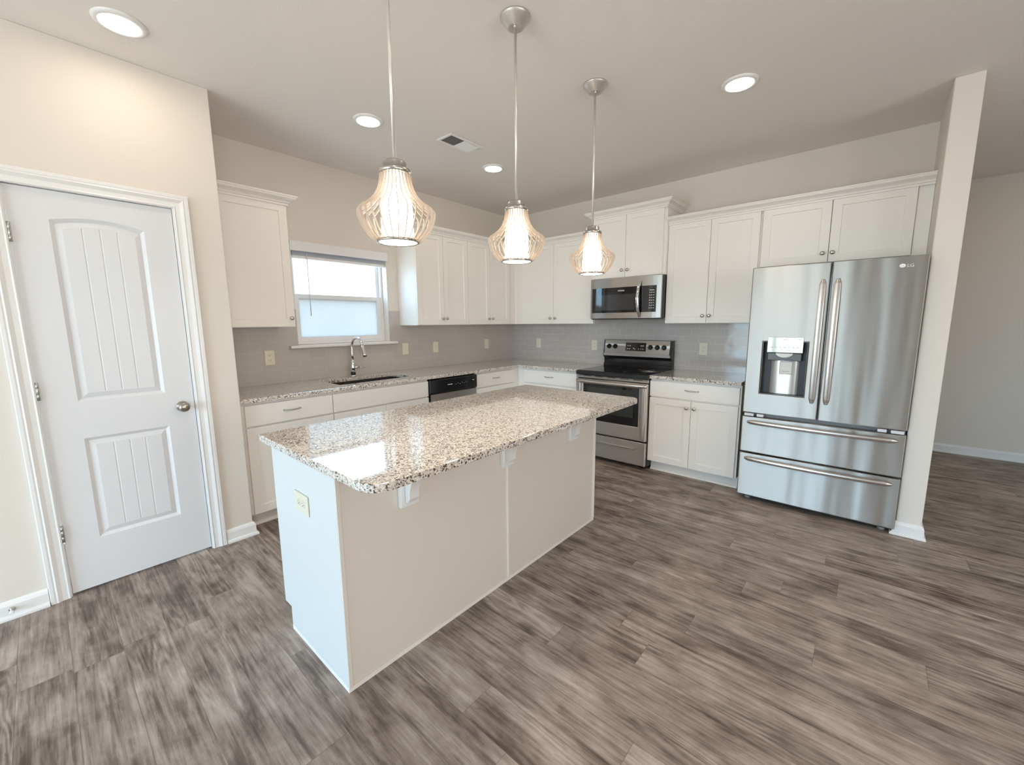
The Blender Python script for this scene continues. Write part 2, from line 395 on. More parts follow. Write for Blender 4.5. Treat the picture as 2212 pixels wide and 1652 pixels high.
# ------------------------------------------------------------------ patio door in the left wall (daylight)
pd = root('door_2', (XL-.07, (SY0+SY1)/2, 0), kind='structure')
def frame_rect(m, a0, a1, z0, z1, d0, d1, wv, wh=None):
    wh = wh or wv
    m.cells([a0, a0+wv, a1-wv, a1], [z0, z0+wh, z1-wh, z1], lambda i, j: not (i == 1 and j == 1), d0, d1, (0, 2, 1)); return m
TL = lambda a, d, z: (XL-d, a, z)
frame_rect(MB(TL), SY0, SY1, 0, SZ1, .02, .14, .035).build('door_frame', M_vinyl, pd)
ym = (SY0+SY1)/2
for a0, a1, d in ((SY0+.035, ym+.04, .05), (ym-.04, SY1-.035, .09)):
    q = frame_rect(MB(TL), a0, a1, .035, SZ1-.035, d, d+.035, .075).build('sliding_panel', M_vinyl, pd)
    MB(TL).box(a0+.075, a1-.075, d+.015, d+.019, .11, SZ1-.11).build('pane', M_pane, q)

for k, (a0, a1) in enumerate(FW):                              # unseen windows added behind the camera to bring light from that side
    lw = root('window_%d' % (k+2), ((a0+a1)/2, YB-.06, FZ0), kind='structure')
    TF = lambda a, d, z: (a, YB-d, z)
    frame_rect(MB(TF), a0+.0015, a1-.0015, FZ0+.0015, FZ1-.0015, .04, .10, .05).build('window_frame', M_vinyl, lw)
    MB(TF).box((a0+a1)/2-.03, (a0+a1)/2+.03, .04, .10, FZ0+.052, FZ1-.052).build('mullion', M_vinyl, lw)
    MB(TF).box(a0+.052, (a0+a1)/2-.031, .068, .072, FZ0+.052, FZ1-.052).build('pane', M_pane, lw)
    MB(TF).box((a0+a1)/2+.031, a1-.052, .068, .072, FZ0+.052, FZ1-.052).build('pane', M_pane, lw)
# ------------------------------------------------------------------ kitchen window, blind
wn = root('window_1', (-2.36, .08, WZ0), kind='structure')
TI = lambda a, d, z: (a, d, z)
g = .0015
frame_rect(MB(), WX0+g, WX1-g, WZ0+g, WZ1-g, .085, .145, .022).build('window_frame', M_vinyl, wn, .002)
zm = 1.636
q = frame_rect(MB(), WX0+.024, WX1-.024, zm-.016, WZ1-.024, .115, .14, .032, .032).build('upper_sash', M_vinyl, wn, .002)
MB().box(WX0+.056, WX1-.056, .126, .130, zm+.016, WZ1-.056).build('pane', glass('dimming_window_glass', (.74, .78, .80)), q)  # pane tint added to dim daylight falling on the cabinet side
q = frame_rect(MB(), WX0+.024, WX1-.024, WZ0+.024, zm+.026, .088, .114, .045, .040).build('lower_sash', M_vinyl, wn, .002)
MB().box(WX0+.069, WX1-.069, .100, .104, WZ0+.064, zm-.014).build('frosted_pane', M_frost, q)
# sill board
MB().cells([-2.882, WX0+g, WX1-g, -1.845], [-.05, -.0005, .084], lambda i, j: not (j == 1 and i != 1), 1.199, WZ0-.001).build('window_sill', M_trim, wn, .003, 2)
bl = root('window_blind', (-2.36, -.02, 2.09), 'white horizontal blind raised to the top of the window above the sink', 'blind')
MB().box(WX0+.004, WX1+.012, -.020, -.006, 2.008, 2.088).box(WX1-.002, WX1+.012, -.006, -.0005, 2.008, 2.088).box(WX0-.010, WX0+.004, -.020, -.0005, 2.008, 2.088).build('valance', M_vinyl, bl, .002)
MB().box(WX0+.012, WX1-.012, .012, .055, 2.026, 2.064).build('headrail', M_vinyl, bl)
m = MB()
for i in range(12): m.box(WX0+.014, WX1-.014, .010, .058, 1.975+i*.0042, 1.9775+i*.0042)
m.build('slat_stack', plain('slats', (.62, .66, .74), .5), bl)
MB().box(WX0+.014, WX1-.014, .010, .058, 1.950, 1.9735).build('bottom_rail', M_vinyl, bl, .002)
MB().tube([(-2.676, .004, 2.03), (-2.676, .003, 1.47)], .0042, 8).build('tilt_wand', plain('wand_plastic', (.70, .70, .74), .2), bl)

# ------------------------------------------------------------------ pantry door and casing
CP = [(0, 0), (0, .010), (.006, .013), (.012, .010), (.030, .012), (.046, .020), (.052, .017), (.058, .019), (.070, .019), (.073, .015), (.073, 0)]
def casing(name, a0, a1, zt, T):
    m = MB(lambda a, d, z: T(a, z, d))
    path = [(a1, 0), (a1, zt), (a0, zt), (a0, 0)]
    m.sweep(CP, path); return struct(m.build(name, M_trim))
casing('trim_1', DX0-.007, DX1+.007, DZ+.004, TP)
TLi = lambda a, d, z: (XL+d, a, z)
casing('trim_2', SY0, SY1, SZ1, TLi)
dr = root('door_1', ((DX0+DX1)/2, PWY, 0), kind='structure')
m = MB(TP)
for a0, a1, z0, z1 in ((DX0-.0195, DX0-.003, 0, DZ+.0195), (DX1+.003, DX1+.0195, 0, DZ+.0195), (DX0-.003, DX1+.003, DZ+.003, DZ+.0195)):
    m.box(a0, a1, -.115, -.0005, z0, z1)
m.build('jamb', M_trim, dr)
def pantry_slab():
    m = MB(TP); F = -.006                                   # face depth relative to the wall plane (negative = set back)
    zb, zt = .012, DZ-.001; x0, x1 = DX0+.0, DX1-.0
    N = 14
    def ring(a0, a1, z0, z1, arch, o, dep):
        pts = [(a0+o, z0+o), (a1-o, z0+o)]
        for i in range(N+1):
            t = i/N; a = a1-o+(a0-a1+2*o)*t; pts.append((a, z1-o+arch*(1-(2*t-1)**2)))
        return [(a, dep, z) for a, z in pts]
    P = [(-4.166, -3.819, 1.016, 1.909, .026), (-4.162, -3.817, .275, .822, 0)]
    # stiles and rails around the two panels
    m.add([(x0, F, zb), (P[0][0], F, zb), (P[0][0], F, zt), (x0, F, zt)], [[0, 1, 2, 3]])
    m.add([(P[0][1], F, zb), (x1, F, zb), (x1, F, zt), (P[0][1], F, zt)], [[0, 1, 2, 3]])
    pa, pb = P[0][0], P[0][1]
    m.add([(pa, F, zb), (pb, F, zb), (pb, F, P[1][2]), (pa, F, P[1][2])], [[0, 1, 2, 3]])
    m.add([(pa, F, P[1][3]), (pb, F, P[1][3]), (pb, F, P[0][2]), (pa, F, P[0][2])], [[0, 1, 2, 3]])
    top = []
    for i in range(N+1):
        t = i/N; a = pb+(pa-pb)*t; top += [(a, F, P[0][3]+P[0][4]*(1-(2*t-1)**2)), (a, F, zt)]
    m.add(top, [[2*i, 2*i+1, 2*i+3, 2*i+2] for i in range(N)])
    for a0, a1, z0, z1, ar in P:
        a0, a1 = pa, pb
        R = [ring(a0, a1, z0, z1, ar, o, dd) for o, dd in ((0, F), (.016, F-.011), (.040, F-.003), (.044, F-.003))]
        n = len(R[0]); vs = [q for r in R for q in r]
        m.add(vs, [[j*n+i, j*n+(i+1) % n, (j+1)*n+(i+1) % n, (j+1)*n+i] for j in range(3) for i in range(n)])
        # plank field with three V grooves
        o = .044; b0, b1 = a0+o, a1-o; wd = (b1-b0)/4; xs = [(b0, 0)]
        for k in (1, 2, 3): c = b0+wd*k; xs += [(c-.0040, 0), (c, -.0022), (c+.0040, 0)]
        xs += [(b1, 0)]; ext = []
        for (u0, e0), (u1, e1) in zip(xs[:-1], xs[1:]):
            st = 4 if u1-u0 > .02 else 1
            for q in range(st): ext.append((u0+(u1-u0)*q/st, e0))
        ext.append(xs[-1]); vs = []
        for u, e in ext:
            t = (u-b0)/(b1-b0); vs += [(u, F-.003+e, z0+o), (u, F-.003+e, z1-o+ar*(1-(2*t-1)**2))]
        m.add(vs, [[2*i, 2*i+1, 2*i+3, 2*i+2] for i in range(len(ext)-1)])
    # edges and back of the slab
    m.add([(x0, F, zb), (x1, F, zb), (x1, F, zt), (x0, F, zt), (x0, F-.035, zb), (x1, F-.035, zb), (x1, F-.035, zt), (x0, F-.035, zt)],
          [[0, 1, 5, 4], [1, 2, 6, 5], [2, 3, 7, 6], [3, 0, 4, 7], [4, 5, 6, 7]])
    return m
slab = pantry_slab().build('door_slab', plain('door_paint', (.72, .73, .755), .38), dr)
for zc in (1.832, 1.086, .347):
    hm = MB(TP)
    hm.lathe([(.0065, -.044), (.0065, -.0165), (.0058, -.0155), (.0065, -.0145), (.0065, .0145), (.0058, .0155), (.0065, .0165), (.0065, .044)], (DX0-.0015, .004, zc), 'z', 12)
    hm.box(DX0, DX0+.003, -.03, -.0, zc-.044, zc+.044)
    hm.build('hinge', M_hinge, dr)
kz, kx = .927, -3.748
kn = MB(TP).lathe([(.030, -.005), (.030, -.001), (.026, .003), (.012, .005), (.010, .022), (.016, .030), (.026, .037), (.0285, .048), (.025, .058), (.014, .064), (.002, .066)], (kx, 0, kz), 'y', 28).build('door_knob', M_satin, dr)
MB(TP).box(DX1-.0005, DX1+.0022, -.028, -.004, kz-.028, kz+.028).build('latch_plate', M_satin, dr)
ds = root('door_stop', (-4.495, PWY-.014, .045), 'small white-tipped door stop screwed to the baseboard left of the pantry door', 'door stop')
MB(TP).lathe([(.011, .0145), (.011, .019), (.006, .021), (.005, .050)], (-4.495, 0, .050), 'y', 12).build('stop_rod', M_nickel, ds)
MB(TP).lathe([(.008, .050), (.009, .058), (.007, .066)], (-4.495, 0, .050), 'y', 12).build('rubber_tip', plain('white_rubber', (.8, .8, .78), .5), ds)

# ------------------------------------------------------------------ cabinet hardware
def knob_mb(T, a, d, z):
    return MB(T).lathe([(.006, -.0005), (.006, .010), (.0105, .015), (.0150, .019), (.0155, .022), (.0125, .026), (.006, .0285), (.001, .029)], (a, d, z), 'y', 18)
def put_knob(T, a, d, z, par): return knob_mb(T, a, d, z).build('knob', M_nickel, par)
def put_pull(T, a, d, z, par):
    m = MB(T); L = .055
    pts = []
    for i in range(15):
        t = -1+2*i/14; pts.append((a+L*t, d+.003+.022*(1-abs(t)**2.6), z))
    m.tube(pts, [.0038+.0022*(1-abs(-1+2*i/14)) for i in range(15)], 10)
    for q in (-1, 1): m.lathe([(.0065, -.0005), (.0065, .004)], (a+q*L*.98, d, z), 'y', 10)
    return m.build('pull_handle', M_nickel, par)
def upper(name, T, a0, a1, z0, z1, doors, dep, label, cat, loc, knobz=None, group=None, extra=None):
    """doors: list of (a0,a1,knob side). dep = carcass depth"""
    r = root(name, loc, label, cat, group)
    MB(T).box(a0, a1, .001, dep, z0, z1).build('carcass', M_cab, r, .0012)
    for (b0, b1, kp) in doors:
        dd = MB(T).door(min(b0, b1)+.0015, max(b0, b1)-.0015, z0+.003, z1-.008, dep+.001).build('door', M_cab, r)
        if kp is not None: put_knob(T, kp, dep+.020, (z0+.067) if knobz is None else knobz, dd)
    return r
UZ0, UZ1, UD = 1.380, 2.292, .300
G1 = 'white shaker wall cabinets'
upper('wall_cabinet', TW, -3.452, -2.938, UZ0, UZ1, [(-3.405, -2.938, -2.967)], UD, 'white single-door wall cabinet left of the window next to the pantry wall', 'cabinet', (-3.19, 0, UZ0))
upper('wall_cabinet', TW, -1.791, -1.1085, UZ0, UZ1, [(-1.791, -1.450, -1.481), (-1.450, -1.1085, -1.430)], UD, 'white two-door wall cabinet right of the window, its side panel facing the glass', 'cabinet', (-1.45, 0, UZ0))
upper('wall_cabinet', TW, -1.1075, -.4, UZ0, UZ1, [(-1.1075, -.765, -.797), (-.765, -.424, -.738)], UD, 'white two-door wall cabinet on the window wall running into the room corner', 'cabinet', (-.76, 0, UZ0))
r = upper('wall_cabinet', TS, -1.421, -.0, UZ0, UZ1, [(-.896, -.385, -.860), (-1.419, -.896, -.929)], UD, 'white two-door wall cabinet in the corner on the stove wall, left of the microwave', 'cabinet', (0, -.85, UZ0))
MB(TW).box(-.399, -.3005, .2, UD+.001, UZ0, UZ1).build('corner_filler', M_cab, r)
upper('wall_cabinet', TS, -2.1925, -1.426, 1.834, 2.446, [(-1.798, -1.436, -1.769), (-2.168, -1.798, -1.828)], .360, 'white taller two-door wall cabinet directly above the microwave', 'cabinet', (0, -1.81, 1.834), knobz=1.905)
upper('wall_cabinet', TS, -2.948, -2.1935, UZ0, UZ1, [(-2.562, -2.1935, -2.532), (-2.937, -2.562, -2.588)], UD, 'white two-door wall cabinet between the microwave and the refrigerator', 'cabinet', (0, -2.57, UZ0))
r = upper('wall_cabinet', TS, -3.9225, -2.949, 1.828, UZ1, [(-3.394, -2.953, -3.361), (-3.846, -3.396, -3.420)], UD, 'white short two-door wall cabinet above the refrigerator', 'cabinet', (0, -3.43, 1.828), knobz=1.896)
MB(TS).box(-3.9215, -3.848, UD+.0008, UD+.006, 1.828, UZ1).build('filler_strip', M_cab, r)

# crown mouldings
def crownp(z): return [(0, z), (.010, z), (.010, z+.012), (.018, z+.016), (.022, z+.026), (.036, z+.036), (.052, z+.043), (.058, z+.050), (.058, z+.056), (.064, z+.058), (.064, z+.066), (0, z+.066)]
FD = .3205
def crown(label, T, path, z, loc, ret=False):
    o = MB(T).sweep(crownp(z), path).build('crown_molding', M_cab)
    return tag(o, label, 'crown molding')
# path in (a,d): right of travel is the room side
crown('short crown molding on the single cabinet left of the window', TW, [(-2.938, .0015), (-2.938, FD), (-3.4525, FD)], 2.272, 0)
crown('crown molding on the two cabinets right of the window, meeting the corner', TW, [(-FD-.0005, FD), (-1.791, FD), (-1.791, .0015)], 2.272, 0)
crown('crown molding over the corner cabinet on the stove wall, left of the taller cabinet', TS, [(-.3860, FD), (-1.421, FD)], 2.272, 0)
crown('raised crown molding on the taller cabinet above the microwave, returning to the wall', TS, [(-1.426, .0015), (-1.426, .3805), (-2.1925, .3805), (-2.1925, .0015)], 2.428, 0)
crown('long crown molding over the cabinets from the microwave to the refrigerator wall', TS, [(-2.1945, FD), (-3.922, FD)], 2.272, 0)

# ------------------------------------------------------------------ base cabinets
BZ0, BZ1, BD = .102, .8835, .590
def lower(T, a0, a1, drawers, doors, label, loc, toe=True, fill=None):
    r = root('base_cabinet', loc, label, 'cabinet')
    MB(T).box(a0, a1, .001, BD, BZ0, BZ1).build('carcass', M_cab, r, .001)
    if toe:
        MB(T).box(a0, a1, .02, .52, 0, BZ0-.0005).build('toe_kick', M_cab, r)
        MB(T).sweep([(0, 0), (.015, 0), (.013, .010), (.006, .018), (0, .020)], [(a1, .5205), (a0, .5205)] if T is TS else [(a1, .5205), (a0, .5205)]).build('shoe_molding', M_cab, r)
    for b0, b1, pull in drawers:
        q = MB(T).box(b0+.0015, b1-.0015, BD+.001, BD+.020, .722, .864).build('drawer_front', M_cab, r, .0015)
        if pull: put_pull(T, (b0+b1)/2, BD+.020, .802, q)
    for b0, b1, kp in doors:
        q = MB(T).door(b0+.0015, b1-.0015, .107, .710, BD+.001).build('door', M_cab, r)
        if kp is not None: put_knob(T, kp, BD+.020, .649, q)
    return r
lower(TW, -3.452, -2.8255, [(-3.421, -2.827, True)], [(-3.421, -2.827, -2.86)], 'white one-drawer one-door base cabinet beside the pantry wall', (-3.13, 0, 0))
r = root('base_cabinet', (-2.37, 0, 0), 'white sink base cabinet with a wide blank drawer front below the window', 'cabinet')
# open-topped carcass so the sink bowl hangs free
m = MB(TW)
for bx in ((-2.8245, -2.806, .001, BD, BZ0, BZ1), (-1.934, -1.9155, .001, BD, BZ0, BZ1), (-2.806, -1.934, .001, .012, BZ0, BZ1), (-2.806, -1.934, .012, BD, BZ0, BZ0+.018), (-2.806, -1.934, BD-.018, BD, .70, BZ1), (-2.806, -1.934, BD-.018, BD, .12, .135)): m.box(*bx)
m.build('carcass', M_cab, r)
MB(TW).box(-2.8245, -1.9155, .02, .52, 0, BZ0-.0005).build('toe_kick', M_cab, r)
MB(TW).box(-2.8225, -1.9175, BD+.001, BD+.020, .722, .864).build('drawer_front', M_cab, r, .0015)
for b0, b1, kp in ((-2.8225, -2.3715, -2.40), (-2.3685, -1.9175, -2.34)):
    q = MB(TW).door(b0, b1, .107, .710, BD+.001).build('door', M_cab, r); put_knob(TW, kp, BD+.020, .649, q)
lower(TW, -1.296, -.005, [(-1.294, -.69, True)], [(-1.294, -.69, -1.26)], 'white one-drawer base cabinet between the dishwasher and the corner', (-.95, 0, 0))
lower(TS, -1.4275, -.5920, [(-1.405, -.690, True)], [(-1.405, -.690, -1.37)], 'white one-drawer base cabinet in the corner left of the range', (0, -1.05, 0))
lower(TS, -2.9475, -2.1965, [(-2.938, -2.194, True)], [(-2.565, -2.194, -2.532), (-2.934, -2.565, -2.596)], 'white base cabinet with one drawer and two doors between range and refrigerator', (0, -2.57, 0))

# ------------------------------------------------------------------ granite worktops
xs = [-3.4525, -2.706, -2.006, -.634, -.0015]; ys = [-1.4285, -.634, -.500, -.140, -.0015]
def keepL(i, j):
    if j == 0: return i == 3
    return not (i == 1 and j == 2)
tag(MB().cells(xs, ys, keepL, .884, .914).build('countertop', M_gran, None, .003, 2), 'long L-shaped speckled granite countertop around the sink and corner up to the range', 'countertop')
tag(MB().box(-.634, -.0015, -2.9485, -2.1955, .884, .914).build('countertop', M_gran, None, .003, 2), 'short speckled granite countertop between the range and refrigerator', 'countertop')
# sink
sk = root('kitchen_sink', (-2.356, -.32, .70), 'dark steel undermount sink set in the granite under the window', 'sink')
m = MB().cells([-2.726, -2.706, -2.006, -1.986], [-.520, -.500, -.140, -.120], lambda i, j: not (i == 1 and j == 1), .700, .8825)
m.box(-2.706, -2.006, -.500, -.140, .688, .700); m.build('basin', M_sink, sk)
MB().lathe([(.045, .7005), (.045, .703), (.03, .703), (.028, .7015)], (-2.356, -.30, 0), 'z', 20).build('drain', M_chrome, sk)
# faucet
fc = root('faucet', (-2.372, -.088, .9145), 'chrome gooseneck pull-down kitchen faucet behind the sink', 'faucet')
fx, fy = -2.372, -.088
MB().lathe([(.026, .9145), (.026, .922), (.0215, .926), (.021, .932)], (fx, fy, 0), 'z', 24).build('base_ring', M_chrome, fc)
MB().lathe([(.0215, .9322), (.0215, .956)], (fx, fy, 0), 'z', 24).build('black_band', M_black, fc)
MB().lathe([(.021, .9562), (.021, 1.00), (.017, 1.06), (.0135, 1.066)], (fx, fy, 0), 'z', 24).build('body', M_chrome, fc)
pts = [(fx, fy, 1.066), (fx, fy, 1.12), (fx, fy, 1.18)]
R0 = .085; ca = (fx, fy-R0)
for i in range(1, 17):
    q = PI*i/16*.93; pts.append((fx+.012*(i/16), fy-R0+R0*math.cos(q), 1.19+R0*math.sin(q)))
MB().tube(pts, .0118, 16).build('gooseneck', M_chrome, fc)
e = Vector(pts[-1]); dn = (Vector(pts[-1])-Vector(pts[-2])).normalized()
MB().tube([tuple(e), tuple(e+dn*.02), tuple(e+dn*.05), tuple(e+dn*.085), tuple(e+dn*.10)], [.0125, .0150, .0155, .0185, .0190], 18).build('spray_head', M_chrome, fc)
MB().tube([tuple(e+dn*.1002), tuple(e+dn*.106)], [.0180, .0165], 18).build('nozzle', M_black, fc)
MB().tube([(fx+.015, fy, 1.000), (fx+.060, fy-.002, .998)], [.0135, .0120], 16).build('handle_hub', M_chrome, fc)
MB().tube([(fx+.060, fy-.002, .998), (fx+.085, fy-.004, .995), (fx+.112, fy-.006, .990)], [.0045, .004, .0045], 10).build('lever', M_chrome, fc)

# ------------------------------------------------------------------ backsplash
def splash(name, T, mat, rects, label):
    m = MB(T)
    for a0, a1, z0, z1 in rects: m.box(a0, a1, .0008, .0085, z0, z1)
    return tag(m.build(name, mat), label, 'backsplash')
splash('backsplash', TW, M_tx, [(-3.4525, -2.8835, .9145, UZ0-.001), (-2.8835, -1.8435, .9145, 1.198), (-1.8435, -.009, .9145, UZ0-.001), (-2.936, -2.8835, UZ0-.001, 1.525), (-1.8435, -1.793, UZ0-.001, 1.525), (-1.913, -1.8435, 1.2235, 1.525), (-2.8835, -2.807, 1.2235, 1.525)], 'grey subway tile backsplash under the window on the sink wall')
splash('backsplash', TS, M_ty, [(-1.4205, -.0088, .9145, UZ0-.001), (-2.1925, -1.4205, .9145, 1.425), (-2.9485, -2.1925, .9145, UZ0-.001), (-2.99, -2.9485, .9145, UZ0-.001)], 'glossy grey subway tile backsplash behind the range')

# ------------------------------------------------------------------ outlets and switches
def plate(T, a, z, kind, label, cat, w=.074, h=.120, d0=.0088, horiz=False):
    W2, H2 = (h/2, w/2) if horiz else (w/2, h/2)
    r = root('wall_outlet' if kind == 'outlet' else 'light_switch' if kind != 'blank' else 'blank_wall_plate', T(a, d0, z), label, cat)
    MB(T).box(a-W2, a+W2, d0+.0003, d0+.0055, z-H2, z+H2).build('cover_plate', M_plate, r, .002, 2)
    d1 = d0+.0056
    if kind == 'outlet':
        for q in (-1, 1):
            ca, cz = (a+q*.020, z) if horiz else (a, z+q*.020)
            poly = [(ca+.0165*math.cos(t)*(1 if horiz else 1), cz+.0150*math.sin(t)) for t in [2*PI*i/18 for i in range(18)]]
            rc = MB(T).prism(poly, 1, d1, d1+.0018).build('receptacle', M_plate, r)
            m = MB(T)
            if horiz:
                m.box(ca-.001, ca+.006, d1+.0019, d1+.0024, cz+.005, cz+.0070).box(ca-.001, ca+.006, d1+.0019, d1+.0024, cz-.0070, cz-.005).box(ca-.0095, ca-.0055, d1+.0019, d1+.0024, cz-.002, cz+.002)
            else:
                m.box(ca+.005, ca+.0070, d1+.0019, d1+.0024, cz-.001, cz+.006).box(ca-.0070, ca-.005, d1+.0019, d1+.0024, cz-.001, cz+.006).box(ca-.0022, ca+.0022, d1+.0019, d1+.0024, cz-.0098, cz-.0055)
            m.build('slots', M_slot, rc)
    elif kind == 'switch':
        MB(T).box(a-.0055, a+.0055, d1, d1+.003, z-.012, z+.012).build('switch_frame', M_plate, r)
        MB(T).prism([(d1+.003, z-.004), (d1+.013, z+.004), (d1+.011, z+.009), (d1+.003, z+.005)], 0, a-.004, a+.004).build('toggle', M_plate, r)
    elif kind == 'rocker':
        MB(T).box(a-.0165, a+.0165, d1, d1+.0025, z-.033, z+.033).build('rocker', M_plate, r, .001)
    return r
plate(TW, -3.040, 1.132, 'outlet', 'almond power outlet on the tile left of the window under the single cabinet', 'outlet')
plate(TW, -1.740, 1.137, 'blank', 'blank almond wall plate just right of the window sill', 'wall plate')
plate(TW, -1.338, 1.135, 'switch', 'almond toggle switch on the tile above the dishwasher', 'switch')
plate(TW, -.524, 1.137, 'rocker', 'almond rocker switch on the sink wall nearest the room corner', 'switch')
plate(TS, -.450, 1.137, 'rocker', 'almond rocker switch on the stove wall nearest the room corner', 'switch')
plate(TS, -1.267, 1.133, 'outlet', 'almond power outlet on the tile just left of the range', 'outlet')
plate(TS, -2.468, 1.130, 'outlet', 'almond power outlet on the tile between range and refrigerator', 'outlet', w=.078)
TE = lambda a, d, z: (-3.637-d, a, z)
plate(TE, -2.012, .683, 'outlet', 'almond outlet mounted sideways on the end panel of the island', 'outlet', w=.084, h=.130, d0=.0005, horiz=True)

# ------------------------------------------------------------------ island
IX0, IX1, IY0, IY1 = -3.637, -1.800, -2.307, -1.717
isl = root('kitchen_island', ((IX0+IX1)/2, (IY0+IY1)/2, 0), 'white kitchen island cabinet with corbels under a granite overhang', 'island')
MB().box(IX0+.020, IX1-.020, IY0+.012, IY1-.020, BZ0, .8835).build('carcass', M_cab, isl)
MB().box(IX0+.020, IX1-.020, IY0+.012, -1.790, 0, BZ0-.0005).build('toe_kick', M_cab, isl)
prof = [(IY0, 0), (-1.784, 0), (-1.784, .112), (IY1, .112), (IY1, .8835), (IY0, .8835)]
MB().prism(prof, 0, IX0, IX0+.0195).build('end_panel', plain('end_panel_dimmed', (.68, .685, .685), .45), isl, .001)  # same island white, darkened here to offset strong daylight on this end
MB().prism(prof, 0, IX1-.0195, IX1).build('end_panel', M_cab, isl, .001)
MB().box(IX0+.0198, -2.722, IY0+.003, IY0+.0115, .0, .8835).build('back_panel', M_isl, isl)
MB().box(-2.716, IX1-.0198, IY0+.003, IY0+.0115, .0, .8835).build('back_panel', M_isl, isl)
MB().box(-2.7245, -2.7125, IY0-.004, IY0+.0028, .020, .660).build('batten', M_cab, isl, .001)
MB().box(IX0, IX0+.016, IY0-.005, IY0-.0002, .020, .8835).build('corner_trim', M_isl, isl, .001)
MB().box(IX1-.018, IX1, IY0-.005, IY0-.0002, .020, .8835).build('corner_trim', M_cab, isl, .001)
SP = [(0, 0), (.012, 0), (.012, .010), (.008, .017), (0, .020)]
MB().sweep([(o, z) for o, z in SP], [(IX1, IY0-.001), (IX0-.0005, IY0-.001), (IX0-.0005, -1.784)]).build('shoe_molding', M_cab, isl)
for x in (-3.337, -2.728, -2.106):
    zt = .8835; y0 = IY0-.0055 if False else IY0+.0028
    m = MB().box(x-.045, x+.045, y0-.022, y0, .659, zt)
    pf = [(y0-.0225, zt), (y0-.205, zt), (y0-.205, zt-.018)]
    for i in range(1, 13):                                   # concave sweep, then a rounded foot
        t = i/12; pf.append((y0-.0225-.182*(1-t)**1.9-.030*t*(1-.0*t), zt-.018-.165*t**1.15))
    pf += [(y0-.045, .690), (y0-.036, .681), (y0-.0225, .677)]
    m.prism(pf, 0, x-.025, x+.025).build('corbel', M_trim, isl, .003, 2)
TN = lambda a, d, z: (a, IY1-.0195+d, z)
for k in range(3):
    a0 = IX0+.022+k*.5975; a1 = a0+.5955
    q = MB(TN).box(a0, a1, 0, .0185, .722, .864).build('drawer_front', M_cab, isl, .0015)
    q = MB(TN).door(a0, a1, .107, .710, 0).build('door', M_cab, isl); put_knob(TN, a1-.035, .019, .649, q)
def rrect(x0, x1, y0, y1, rad):
    p = []
    for (cx, cy, a0, r) in ((x1, y1, 0, rad[0]), (x0, y1, 90, rad[1]), (x0, y0, 180, rad[2]), (x1, y0, 270, rad[3])):
        sx_ = 1 if cx == x1 else -1; sy_ = 1 if cy == y1 else -1
        for i in range(9):
            q = math.radians(a0+90*i/8); p.append((cx-sx_*r+r*math.cos(q), cy-sy_*r+r*math.sin(q)))
    return p
tag(MB().prism(rrect(-3.667, -1.765, -2.609, -1.659, (.03, .012, .075, .06)), 2, .884, .914).build('island_countertop', M_gran, None, .003, 2), 'large polished speckled granite countertop on the kitchen island', 'countertop')

# ------------------------------------------------------------------ dishwasher
dw = root('dishwasher', (-1.605, -.3, 0), 'stainless dishwasher with a black control panel under the counter', 'dishwasher')
MB(TW).box(-1.911, -1.2985, .03, .570, .02, .8775).build('tub', M_blackm, dw)
MB(TW).box(-1.9105, -1.299, .5705, .592, .105, .872).build('door_edge', M_black, dw)
MB(TW).box(-1.893, -1.304, .5925, .612, .112, .730).build('door_front', M_steel2, dw, .003, 2)
MB(TW).box(-1.9105, -1.299, .5925, .630, .737, .872).build('control_panel', M_black, dw, .012, 4)
for bx in [(-1.700, -1.640, .806, .812), (-1.372, -1.345, .818, .824)]+[(-1.600+i*.028, -1.592+i*.028, .800+(i % 2)*.010, .803+(i % 2)*.010) for i in range(6)]:
    MB(TW).box(bx[0], bx[1], .6302, .6308, bx[2], bx[3]).build('panel_marking', M_mark, dw)
MB(TW).box(-1.905, -1.305, .04, .53, .0, .0195).build('kick_plate', M_black, dw)

# ------------------------------------------------------------------ range
RA0, RA1 = -2.1935, -1.4305
rg = root('electric_range', (-.33, -1.812, 0), 'stainless freestanding electric range with a black glass cooktop', 'range')
MB(TS).box(RA0, RA1, .03, .615, .035, .872).build('body', M_blackm, rg)
MB(TS).box(RA0-.0005, RA1+.0005, .030, .665, .8725, .912).build('cooktop_frame', M_black, rg, .006, 3)
MB(TS).box(RA0+.012, RA1-.012, .105, .648, .9125, .9155).build('cooktop_glass', M_bglass, rg)
m = MB(TS)
for ca, cd, rr in ((-2.00, .50, .105), (-1.62, .50, .080), (-2.00, .24, .075), (-1.62, .24, .095)):
    N = 40; vs = []
    for i in range(N):
        q = 2*PI*i/N
        for k in (rr, rr-.002): vs.append((ca+k*math.cos(q), cd+k*math.sin(q), .9158))
    m.add(vs, [[2*i, 2*i+1, (2*i+3) % (2*N), (2*i+2) % (2*N)] for i in range(N)])
m.build('burner_ring', plain('burner_grey', (.10, .10, .10), .3), rg)
# vent strip + door
MB(TS).box(RA0+.004, RA1-.004, .6155, .640, .838, .868).build('vent_trim', M_steel2, rg, .002)
m = MB(TS)
for i in range(5): m.box(RA0+.06+i*.135, RA0+.15+i*.135, .6402, .6408, .858, .864)
m.build('vent_slots', M_slot, rg)
